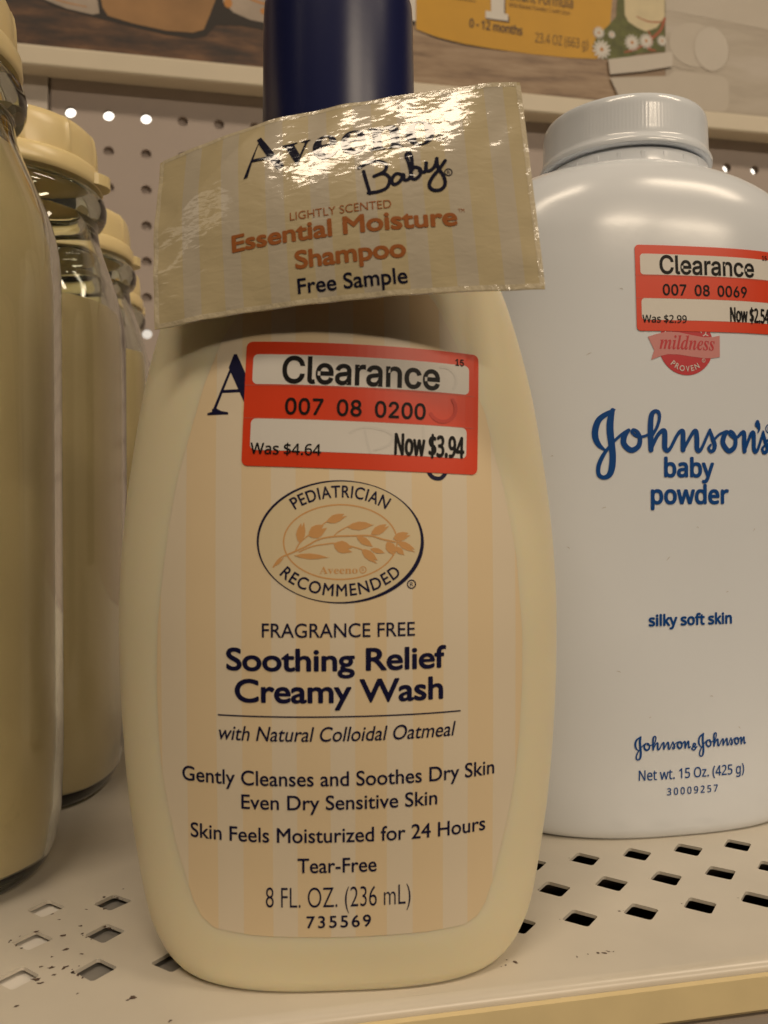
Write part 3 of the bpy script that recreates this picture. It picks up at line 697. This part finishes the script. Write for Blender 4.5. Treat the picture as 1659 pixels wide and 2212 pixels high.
# ------------------------------------------------------------------ script logos drawn as pen strokes
def johnson(mb, fn, off, x0, z0, sx, sz, mi, full):
    T = lambda pts: [(x0+x*sx, z0-y*sz, wd*(sx+sz)/2) for x, y, wd in pts]
    strokes = [
        [(246, 60, 14), (190, 92, 40), (120, 150, 50), (90, 240, 54), (92, 320, 52), (122, 385, 40), (170, 428, 16)],
        [(228, 66, 40), (210, 160, 58), (208, 260, 60), (220, 380, 58), (228, 480, 56), (222, 580, 56), (200, 650, 48), (155, 674, 36), (118, 650, 36), (112, 590, 36), (130, 520, 36), (170, 440, 30), (215, 380, 24), (240, 345, 24), (300, 285, 26), (352, 248, 28)],
        [(360, 245, 30), (324, 300, 48), (320, 370, 50), (378, 426, 48), (440, 392, 44), (454, 320, 40), (432, 262, 34), (397, 242, 28), (388, 268, 26), (430, 300, 26), (480, 302, 24), (530, 282, 24)],
        [(556, 300, 24), (602, 210, 28), (622, 130, 30), (614, 82, 34), (586, 70, 34), (556, 100, 44), (545, 180, 50), (545, 300, 52), (548, 422, 46)],
        [(552, 405, 32), (600, 300, 32), (640, 252, 38), (666, 254, 46), (668, 330, 50), (668, 400, 48), (690, 428, 40), (720, 400, 30), (775, 290, 30), (808, 250, 36), (830, 256, 42), (830, 330, 46), (830, 418, 46)],
        [(836, 410, 30), (890, 310, 30), (925, 254, 36), (948, 252, 44), (955, 330, 48), (955, 405, 46), (975, 428, 38), (1002, 395, 28), (1048, 290, 26), (1074, 232, 24)],
        [(1074, 232, 24), (1098, 310, 40), (1118, 370, 42), (1108, 418, 36), (1080, 430, 32), (1062, 402, 28), (1080, 372, 22)],
        [(1108, 330, 22), (1160, 275, 24), (1226, 245, 28)],
        [(1236, 246, 30), (1202, 300, 46), (1198, 360, 48), (1250, 424, 46), (1304, 390, 44), (1316, 320, 40), (1296, 262, 34), (1264, 242, 28), (1260, 270, 26), (1300, 300, 26), (1340, 290, 28), (1375, 254, 32), (1400, 254, 42), (1402, 330, 46), (1405, 422, 44)],
        [(1410, 410, 28), (1450, 310, 30), (1475, 258, 36), (1498, 254, 42), (1500, 330, 44), (1502, 405, 42), (1520, 428, 36), (1546, 395, 28)]]
    if full:
        strokes[-1] += [(1580, 300, 26), (1600, 238, 24)]
        strokes += [[(1600, 236, 24), (1620, 320, 40), (1646, 380, 42), (1636, 422, 36), (1606, 432, 32), (1590, 402, 28), (1608, 372, 22)], [(1630, 335, 22), (1662, 308, 24), (1700, 285, 24)],
                    [(1540, 150, 42), (1540, 168, 60), (1550, 190, 44), (1556, 215, 24), (1543, 248, 8)]]
    for i, s in enumerate(strokes): ribbon(mb, T(s), fn, off+i*.0004, mi)
    if full: registered(mb, (x0+1664*sx, z0-206*sz), 34*sx, fn, off, mi)
BABY = [[(0.395, 0.379), (0.537, 0.447), (0.676, 0.453), (0.781, 0.387), (0.752, 0.279), (0.601, 0.213)], [(0.459, 0.313), (0.495, 0.115), (0.529, -0.045)], [(0.601, 0.213), (0.737, 0.241), (0.817, 0.152), (0.771, 0.018), (0.645, -0.032), (0.507, -0.035)], [(0.996, 0.194), (0.91, 0.216), (0.845, 0.128), (0.872, 0.052), (0.959, 0.095), (1.011, 0.201), (1.019, 0.113), (1.078, 0.116), (1.126, 0.185)], [(1.125, 0.164), (1.096, 0.375), (1.067, 0.484), (1.101, 0.54), (1.138, 0.497), (1.144, 0.328), (1.11, 0.166), (1.157, 0.108), (1.233, 0.154), (1.252, 0.251), (1.178, 0.295), (1.127, 0.242)], [(1.239, 0.232), (1.314, 0.208), (1.344, 0.367), (1.332, 0.248), (1.376, 0.215), (1.454, 0.279), (1.493, 0.396)], [(1.493, 0.396), (1.496, 0.263), (1.564, 0.116), (1.571, -0.009), (1.504, -0.08), (1.403, -0.077), (1.355, -0.006), (1.404, 0.107), (1.512, 0.229), (1.605, 0.35)]]

# ------------------------------------------------------------------ creamy wash bottle
WASH = Body([0, .05, .15, .35, .73, 1.59, 2.46, 3.32, 4.44, 5.32, 6.19, 7.05, 7.92, 8.8, 9.38, 9.92, 10.59, 11.1, 11.5, 11.8, 12.1],
            [2.50, 2.62, 2.76, 2.92, 3.10, 3.29, 3.43, 3.515, 3.575, 3.583, 3.546, 3.465, 3.345, 3.194, 3.058, 2.905, 2.675, 2.42, 2.1, 1.7, 1.15],
            [1.80, 1.86, 1.91, 1.94, 1.97, 2.0, 2.06, 2.13, 2.18, 2.2, 2.19, 2.16, 2.11, 2.03, 1.95, 1.88, 1.76, 1.62, 1.5, 1.35, 1.1],
            [2.9, 2.9, 2.85, 2.75, 2.6, 2.4, 2.25, 2.15, 2.1, 2.1, 2.1, 2.1, 2.1, 2.1, 2.1, 2.1, 2.1, 2.05, 2, 2, 2])
LABEL_OUT = [(-1.30, 10.15), (-1.72, 9.50), (-2.00, 8.80), (-2.19, 8.141), (-2.38, 7.495), (-2.501, 6.894), (-2.612, 6.108), (-2.699, 5.324), (-2.721, 4.66), (-2.724, 4.426), (-2.698, 3.64), (-2.648, 3.124), (-2.552, 2.606), (-2.432, 2.093), (-2.271, 1.594), (-2.183, 1.337), (-2.046, 1.096), (-1.862, .96),
             (-1.3, .90), (-.04, .87), (1.2, .875), (1.775, .90), (1.971, .985), (2.109, 1.164), (2.224, 1.463), (2.366, 1.971), (2.499, 2.487), (2.598, 3.013), (2.664, 3.537), (2.712, 4.338), (2.716, 5.145), (2.667, 5.721), (2.625, 6.258), (2.529, 6.795), (2.419, 7.328), (2.264, 7.859), (2.148, 8.40), (1.93, 8.941), (1.671, 9.508), (1.401, 10.032),
             (1.05, 10.45), (.55, 10.72), (0, 10.8), (-.55, 10.72), (-1.0, 10.45)]
def label_recess(x, z, depth=.009, wid=.22):
    # the moulded panel the label sits in: how far inside the label's outline a point lies
    if not (.6 < z < 11.0 and abs(x) < 3.0): return 0.0
    inside = False; best = 9.0; n = len(LABEL_OUT)
    for i in range(n):
        x0, z0 = LABEL_OUT[i]; x1, z1 = LABEL_OUT[(i+1) % n]
        if (z0 > z) != (z1 > z) and x < (x1-x0)*(z-z0)/(z1-z0)+x0: inside = not inside
        dx, dz = x1-x0, z1-z0; t = max(0, min(1, ((x-x0)*dx+(z-z0)*dz)/(dx*dx+dz*dz)))
        best = min(best, (x-x0-t*dx)**2+(z-z0-t*dz)**2)
    d = sqrt(best)*(1 if inside else -1)
    t = max(0, min(1, (d+wid*.8)/wid)); return depth*t*t*(3-2*t)
WASH.recess = label_recess
def build_wash():
    t = thing('creamy_wash_bottle', 'large cream plastic baby wash bottle with navy cap and striped peach label, front and centre', 'bottle', (2.09, 13.97, 0), radians(-8.0))
    mb = MB(); WASH.mesh(mb, 0, .075, 300); mb.build('bottle_body', M['wash_body'], t)
    mb = MB()
    lathe(mb, [(1.12, 11.75), (1.27, 11.75), (1.275, 11.8), (1.262, 13.0), (1.235, 15.0), (1.22, 15.25), (1.17, 15.42), (1.08, 15.52), (.95, 15.56), (.05, 15.57)], 96, 0)
    mb.build('cap', M['cap_navy'], t)
    on = WASH.on
    mb = MB(); poly(mb, LABEL_OUT, on, .006, 0, .14); lab = mb.build('label', M['label'], t, smooth=True, normals=False)
    I = .0105
    mb = MB(); N0 = None
    put_text(mb, 'FRAGRANCE FREE', (-1.129, 5.205), (1.029, 5.205), .195, on, I, 0, N0, bold=.008)
    put_text(mb, 'Soothing Relief', (-1.636, 4.735), (1.477, 4.735), .305, on, I, 0, N0, 0, .97, bold=.036)
    put_text(mb, 'Creamy Wash', (-1.515, 4.285), (1.433, 4.285), .315, on, I, 0, N0, 0, .97, bold=.036)
    ribbon(mb, [(-1.774+3.481*k/30, 4.08, .020) for k in range(31)], on, I, 0, False, 0, False)
    put_text(mb, 'with Natural Colloidal Oatmeal', (-1.761, 3.73), (1.632, 3.73), .205, on, I, 0, N0, 0, 1, .22, bold=.008)
    put_text(mb, 'Gently Cleanses and Soothes Dry Skin', (-2.319, 3.088), (2.237, 3.088), .208, on, I, 0, N0, bold=.014)
    put_text(mb, 'Even Dry Sensitive Skin', (-1.442, 2.742), (1.356, 2.742), .206, on, I, 0, N0, bold=.014)
    put_text(mb, 'Skin Feels Moisturized for 24 Hours', (-2.201, 2.262), (2.097, 2.262), .21, on, I, 0, N0, bold=.014)
    put_text(mb, 'Tear-Free', (-.647, 1.818), (.475, 1.818), .21, on, I, 0, N0, bold=.014)
    put_text(mb, '8 FL. OZ. (236 mL)', (-1.105, 1.312), (.968, 1.312), .292, on, I, 0, N0, -.008)
    put_text(mb, '735569', (-.524, 1.016), (.393, 1.016), .168, on, I, 0, N0, .0, 1.25, bold=.02)
    mb.build('lettering', M['navy_ink'], lab, smooth=False, normals=False)
    mb = MB()
    # the brand's serif initial, mostly hidden by the sticker, and the rest of the word
    for pts in ([(-1.545, 9.255), (-1.50, 9.255), (-1.14, 8.45), (-1.06, 8.385), (-1.40, 8.385), (-1.345, 8.45), (-1.62, 9.06)],
                [(-1.58, 9.10), (-1.545, 9.255), (-1.50, 9.21), (-1.80, 8.46), (-1.855, 8.44)],
                [(-1.93, 8.375), (-1.62, 8.375), (-1.62, 8.405), (-1.72, 8.425), (-1.80, 8.47), (-1.86, 8.46), (-1.86, 8.42), (-1.93, 8.405)],
                [(-1.74, 8.69), (-1.36, 8.69), (-1.36, 8.735), (-1.725, 8.735)]):
        poly(mb, pts, on, I+.0006*len(pts)-.004, 0, .2)
    put_text(mb, alph('veeno', 0x1D400, 0x1D41A), (-1.12, 8.385), (1.92, 8.385), .84, on, I-.003, 0, MATH)
    bx = lambda u: -1.929+(u+1.289)*1.20
    bz = lambda v, u: 8.384+(v-.61)*1.36+.17*max(0, 1-(u-.4)/1.1)
    for i, p in enumerate(BABY): ribbon(mb, [(bx(u), bz(v, u), .06) for u, v in p], on, I-.004+.0003*i, 0)
    mb.build('brand_lettering', M['navy_ink'], lab, smooth=False, normals=False)
    # the oval emblem
    mb = MB(); C = (-.02, 6.548)
    poly(mb, oval(C[0], C[1], 1.165, .858, 64), on, .0085, 0, .14)
    mb2 = MB()
    def ring_w(a):
        # heavy towards the lower right, hairline at upper right and lower left
        return .012+.045*max(0, cos(a-radians(-28)))**2.2+.022*max(0, cos(a-radians(150)))**2
    ellipse_ring(mb2, C, 1.165, .858, ring_w, on, I, 0, 128)
    arc_text(mb2, 'PEDIATRICIAN', C, .93, .625, 133, 47, .165, on, I, 0, None, False, .022, 1.1)
    arc_text(mb2, 'RECOMMENDED', C, 1.075, .765, 217, 323, .165, on, I, 0, None, True, .022, 1.1)
    registered(mb2, (.984, 5.936), .058, on, I, 0)
    # oat sprig; points in a 1659 x 1282 drawing of the emblem
    ox = lambda u: C[0]+(u-800)/1565*2*1.165
    oz = lambda v: C[1]-(v-645)/1165*2*.858
    def st(pts, wd): ribbon(mb, [(ox(u), oz(v), wd) for u, v in pts], on, I, 1)
    def bud(u, v, ang, ln, wd, split=True):
        a = radians(ang); out = []
        prof = [(0, 0), (.12, .55), (.35, 1), (.6, .92), (.8, .6), (1, .30)] if split else [(0, 0), (.2, .7), (.45, 1), (.7, .7), (1, 0)]
        up = [(x*ln, y*wd) for x, y in prof]; dn = [(x*ln*(.92 if x == 1 else 1), -y*wd) for x, y in reversed(prof)]
        mid = [(.74*ln, 0)] if split else []
        for x, y in up+mid+dn[:-1]: out.append((ox(u+x*cos(a)+y*sin(a)), oz(v-x*sin(a)+y*cos(a))))
        poly(mb, out, on, I+.0012, 1, .2)
    mbC = C
    ellipse_ring(mb, (C[0]+.0, C[1]-.005), .80, .525, lambda a: .020, on, I-.0008, 1, 96)
    st([(165, 885), (230, 800), (350, 745), (470, 690), (600, 620), (740, 595), (900, 590), (1080, 590), (1200, 625), (1320, 650)], .022)
    st([(370, 740), (400, 680), (430, 640), (500, 580)], .018); st([(410, 740), (530, 690), (640, 670), (760, 660), (900, 690), (1000, 720)], .018)
    st([(600, 510), (640, 475), (690, 440)], .016); st([(730, 600), (780, 550), (880, 495)], .016); st([(1080, 590), (1110, 560)], .014)
    for b in ((410, 650, 80, 200, 42), (500, 590, 30, 190, 62), (670, 455, 20, 200, 40), (860, 505, 5, 260, 42, False), (950, 595, -32, 190, 36, False), (1090, 575, 28, 190, 42), (1300, 620, 15, 170, 42),
              (1340, 650, -28, 200, 34), (735, 670, -18, 190, 58), (1000, 720, -40, 200, 42), (1080, 715, -16, 150, 26, False), (1240, 650, -58, 150, 46), (1320, 700, -42, 120, 30, False), (360, 775, -3, 340, 28, False), (170, 880, 42, 130, 14, False)):
        bud(*b)
    put_text(mb, alph('Aveeno', 0x1D400, 0x1D41A), (ox(600), oz(950)), (ox(960), oz(950)), .105, on, I, 1, MATH)
    registered(mb, (ox(1010), oz(915)), .045, on, I, 1)
    em = mb.build('emblem', [M['cream_ink'], M['orange_ink']], lab, smooth=False, normals=False)
    mb2.build('emblem_lettering', M['navy_ink'], lab, smooth=False, normals=False)
    ov = lambda cx, cy, rx, ry, wd, a0=0, a1=360: [(cx+rx*cos(radians(a0+(a1-a0)*k/16)), cy-ry*sin(radians(a0+(a1-a0)*k/16)), wd) for k in range(17)]
    price_sticker(t, on, (-1.352, 9.43), 3.41, -.0385, '007  08  0200', 'Was $4.64', 'Now $3.94',
                  [('w', ov(855, 130, 62, 58, 14, -35, 100)), ('r', ov(855, 255, 60, 60, 16, -150, 40)), ('w', [(455, 385, 9), (510, 360, 10), (590, 365, 12), (640, 390, 12), (620, 430, 11), (560, 455, 10)]), ('w', [(520, 375, 10), (530, 420, 11), (545, 465, 10)]), ('w', [(770, 345, 12), (775, 400, 13), (778, 440, 12)])])
build_wash()

# ------------------------------------------------------------------ the free sample packet
SC = Vector((1.72015, 11.90749, 11.31628)); SEX = Vector((.94195, -.32179, .09582)); SEZ = Vector((-.01667, .24019, .97058)); SN = Vector((-.33534, -.91584, .22088))
SW, SH, SAG = 2.76795, 1.54395, .1626
def spt(x, z, o):
    s = max(-1.02, min(1.02, x/SW)); q = max(-1.02, min(1.02, z/SH))
    z2 = z + .088*s*q + .045*(1-s*s)
    puff = .15*(1-s*s)*(1-q*q)
    nv = Vector((x*1.1, z*1.1, 2.7))
    cr = .016*noise.noise(nv) + .006*noise.noise(nv*2.7)
    edge = max(abs(s)**8, abs(q)**8)
    cr += edge*.035*noise.noise(Vector((x*2.2, z*2.2, 9.1)))
    # creases near the right end, and the bent top left corner
    cr += .018*max(0, s-.45)*sin(6.5*x-5.0*z+1.6*noise.noise(Vector((x*1.4, z*1.4, 5))))
    bend = max(0, (-s-.66)*1.0+(q-.50)*.62)
    cr -= .42*bend
    return SC + SEX*x + SEZ*z2 + SN*(puff - SAG*s*s + cr + o)
def build_packet():
    t = thing('sample_packet', 'glossy striped foil shampoo sample packet leaning on the navy cap of the baby wash', 'sample packet', (0, 0, 0))
    t.location = SC*S
    rot = Matrix((SEX, SEZ.cross(SEX)*-1, SEZ)).transposed()
    loc = rot.inverted() if abs(rot.determinant()) > .1 else Matrix.Identity(3)
    ex = SEX.normalized(); ny = (-SN).normalized(); ez = ex.cross(ny)
    R3 = Matrix((ex, ny, ez)).transposed(); t.rotation_euler = R3.to_euler(); Ri = R3.inverted()
    fn = lambda x, z, o: Ri @ (spt(x, z, o)-SC)
    mb = MB(); nx, nz = 190, 110
    P = [[fn(-SW+2*SW*i/nx, -SH+2*SH*j/nz, 0) for i in range(nx+1)] for j in range(nz+1)]
    def back(i, j):
        s = -1+2*i/nx; q = -1+2*j/nz
        return P[j][i]+Vector((0, .012+.34*(1-s*s)*(1-q*q), 0))
    vs = [tuple(p) for r in P for p in r]; fs = [(j*(nx+1)+i, j*(nx+1)+i+1, (j+1)*(nx+1)+i+1, (j+1)*(nx+1)+i) for j in range(nz) for i in range(nx)]
    mb.add(vs, fs, 0); n0 = len(mb.v)
    bs = [tuple(back(i, j)) for j in range(nz+1) for i in range(nx+1)]
    mb.add(bs, [tuple(reversed(f)) for f in fs], 1)
    def idx(i, j): return j*(nx+1)+i
    rim = [(i, 0) for i in range(nx)]+[(nx, j) for j in range(nz)]+[(i, nz) for i in range(nx, 0, -1)]+[(0, j) for j in range(nz, 0, -1)]
    k = len(rim)
    for a in range(k):
        p, q = rim[a], rim[(a+1) % k]
        mb.f.append((idx(*p), n0+idx(*p), n0+idx(*q), idx(*q))); mb.m.append(1)
    e = .045; K = 60
    for pts in ([(-SW+e+(2*SW-2*e)*k/K, -SH+e) for k in range(K+1)], [(-SW+e, -SH+e+(2*SH-2*e)*k/K) for k in range(K+1)], [(-SW+e+(2*SW-2*e)*k/K, SH-e*.6) for k in range(K+1)], [(SW-e*.6, -SH+e+(2*SH-2*e)*k/K) for k in range(K+1)]):
        ribbon(mb, [(x, z, e*1.5) for x, z in pts], fn, .0025, 2, False, 0, False)
    film = mb.build('film', [M['sachet'], M['sachet_back'], M['sachet_seal']], t, smooth=True)
    I = .006
    mb = MB()
    # thin-and-thick capital A and the rest of the word
    for pts in ([(-1.09, 1.22), (-1.03, 1.25), (-.68, .64), (-.785, .60), (-.90, .80), (-1.06, 1.12)], [(-1.05, 1.20), (-1.075, 1.10), (-1.24, .57), (-1.30, .56)], [(-1.17, .82), (-.90, .815), (-.915, .865), (-1.155, .87)]):
        poly(mb, pts, fn, I+.0004*len(pts), 0, .07)
    put_text(mb, alph('veeno', 0x1D400, 0x1D41A), (-.70, .62), (1.50, .65), .60, fn, I, 0, MATH, step=.07)
    registered(mb, (1.562, .735), .05, fn, I, 0)
    for i, p in enumerate(BABY): ribbon(mb, [(u, v, .05) for u, v in p], fn, I+.0003*i, 0)
    registered(mb, (1.634, .174), .05, fn, I, 0)
    put_text(mb, 'Free Sample', (-.582, -1.379), (.941, -1.38), .215, fn, I, 0, None, bold=.02, step=.07)
    mb.build('navy_lettering', M['sachet_navy'], film, smooth=True, normals=False)
    mb = MB()
    put_text(mb, 'LIGHTLY SCENTED', (-.628, -.284), (.809, -.296), .122, fn, I, 0, None, step=.07)
    put_text(mb, 'Essential Moisture', (-1.50, -.593), (1.68, -.61), .25, fn, I, 0, None, 0, .98, bold=.05, step=.07)
    put_text(mb, 'TM', (1.715, -.43), (1.80, -.432), .05, fn, I, 0, None, step=.07)
    put_text(mb, 'Shampoo', (-.585, -1.011), (.945, -1.009), .25, fn, I, 0, None, 0, .98, bold=.05, step=.07)
    mb.build('brown_lettering', M['sachet_brown'], film, smooth=True, normals=False)
build_packet()

# ------------------------------------------------------------------ baby powder bottle
POW = Body([0, .06, .2, .5, 1.0, 2.0, 5, 9, 12, 12.9, 13.5, 14.0, 14.35, 14.6, 14.75],
           [3.55, 3.72, 3.9, 4.06, 4.18, 4.25, 4.3, 4.3, 4.28, 4.2, 3.98, 3.6, 3.15, 2.6, 2.1],
           [2.60, 2.68, 2.74, 2.77, 2.79, 2.8, 2.8, 2.8, 2.78, 2.75, 2.68, 2.54, 2.35, 2.12, 1.9],
           [2.6]*12+[2.45, 2.2, 2.0])
def build_powder():
    t = thing('baby_powder_bottle', 'white plastic baby powder bottle with blue script lettering and a ribbed white cap', 'bottle', (9.86, 19.1, 0))
    mb = MB(); POW.mesh(mb, 0, .12, 192)
    for (x, z, l, a) in ((-1.9, 7.0, .10, .3), (-2.6, 6.2, .07, -.6), (-.5, 5.9, .12, .8), (.9, 5.2, .06, .2), (-1.6, 3.6, .09, -.3), (-2.2, 10.2, .12, .5), (-1.5, 11.6, .07, -.4), (.5, 3.0, .08, -.2), (1.6, 6.5, .08, .9), (-.9, 2.6, .05, .4), (1.2, 2.3, .06, -.8), (-2.9, 8.1, .05, .1), (.2, 6.6, .05, -.5)):
        ribbon(mb, [(x, z, .004), (x+l*.5*cos(a)+.01, z+l*.5*sin(a)+.012, .013), (x+l*cos(a), z+l*sin(a), .004)], POW.on, .006, 1)
    mb.build('bottle_body', [M['powder_body'], M['scuff']], t)
    mb = MB()
    lathe(mb, [(1.80, 14.6), (1.97, 14.6), (1.97, 14.70), (1.93, 14.98), (1.86, 15.03), (1.82, 15.06), (1.82, 15.10)], 96, 0)
    for k in range(24):
        a = 2*pi*k/24; 
        cx, cy = 1.95*cos(a), 1.95*sin(a); tx, ty = -sin(a), cos(a)
        mb.rings([[(cx+tx*sx*.07+cos(a)*o, cy+ty*sx*.07+sin(a)*o, z) for sx, o in ((-1, -.03), (-.6, .010), (.6, .010), (1, -.03))] for z in (14.76, 14.80, 14.86, 14.90)], 0)
    mb.build('neck_collar', M['powder_cap'], t)
    mb = MB()
    def ribs(a, z): return .003*(0.5+.5*cos(a*150)) if 15.45 < z < 16.05 else 0
    lathe(mb, [(1.80, 15.07), (1.98, 15.07), (2.02, 15.10), (2.03, 15.17), (2.00, 15.24), (1.955, 15.29), (1.94, 15.36), (1.937, 15.46), (1.93, 15.52), (1.92, 15.98), (1.915, 16.06), (1.90, 16.15), (1.86, 16.22), (1.78, 16.26), (1.0, 16.27), (.05, 16.27)], 600, 0, True, True, ribs)
    mb.build('cap', M['powder_cap'], t)
    on = POW.on; I = .010
    mb = MB()
    johnson(mb, on, I, -2.257, 9.203, .002583, .002306, 0, True)
    mb.build('brand_lettering', M['blue_ink'], t, smooth=False, normals=False); mb = MB()
    put_text(mb, 'baby', (-.53, 7.672), (.60, 7.672), .40, on, I, 0, MATH, bold=.05, sample='b')
    put_text(mb, 'powder', (-.83, 7.105), (.955, 7.105), .395, on, I, 0, MATH, bold=.05, sample='d')
    mb.build('lettering', M['blue_ink'], t, smooth=False, normals=False); mb = MB()
    put_text(mb, 'silky soft skin', (-.892, 4.537), (1.031, 4.537), .235, on, I, 0, MATH, bold=.055, sample='l')
    mb.build('tagline_lettering', M['blue_ink'], t, smooth=False, normals=False); mb = MB()
    johnson(mb, on, I, -1.28, 2.268, .000851, .00079, 0, False)
    johnson(mb, on, I, .165, 2.268, .000785, .00079, 0, False)
    ribbon(mb, [(.17, 1.93, .03), (.10, 1.96, .03), (.12, 2.02, .03), (.16, 1.99, .03), (.09, 1.93, .03), (.07, 1.90, .03), (.13, 1.88, .03), (.19, 1.95, .025)], on, I, 0)
    put_text(mb, 'Net wt. 15 Oz. (425 g)', (-1.125, 1.295), (1.345, 1.295), .212, on, I, 0, MATH, bold=.014)
    put_text(mb, '30009257', (-.496, .955), (.688, .955), .150, on, I, 0, MATH, 0, 1.3, sample='0', bold=.02)
    mb.build('small_lettering', M['blue_ink'], t, smooth=False, normals=False)
    mb = MB(); C = (-.025, 10.447); R = .634
    poly(mb, oval(C[0], C[1], R, R, 64), on, .007, 0, .14)
    top = [(-.90, 10.60), (-.70, 10.665), (-.45, 10.72), (-.2, 10.715), (.1, 10.665), (.4, 10.63), (.6, 10.645), (.765, 10.68)]
    bot = [(.765, 10.225), (.6, 10.195), (.4, 10.185), (.1, 10.21), (-.2, 10.245), (-.45, 10.245), (-.62, 10.20), (-.83, 10.115), (-.76, 10.32)]
    poly(mb, top+bot, on, .0095, 1, .14)
    put_text(mb, alph('mildness', 0x1D468, 0x1D482), (-.64, 10.355), (.64, 10.36), .30, on, .013, 0, MATH, 0, sample=alph('l', 0x1D468, 0x1D482))
    arc_text(mb, 'PROVEN', C, .555, .555, 228, 304, .115, on, .013, 2, None, True, .02, 1.25)
    registered(mb, (C[0]+.40, C[1]-.31), .036, on, .013, 2)
    arc_text(mb, 'CLINICALLY', C, .445, .445, 160, 22, .115, on, .0085, 2, None, False, .02, 1.2)
    mb.build('printed_seal', [M['seal_red'], M['seal_pink'], M['seal_white']], t, smooth=False, normals=False)
    price_sticker(t, on, (-1.176, 12.524), 3.42, .020, '007  08  0069', 'Was $2.99', 'Now $2.54', [])
build_powder()
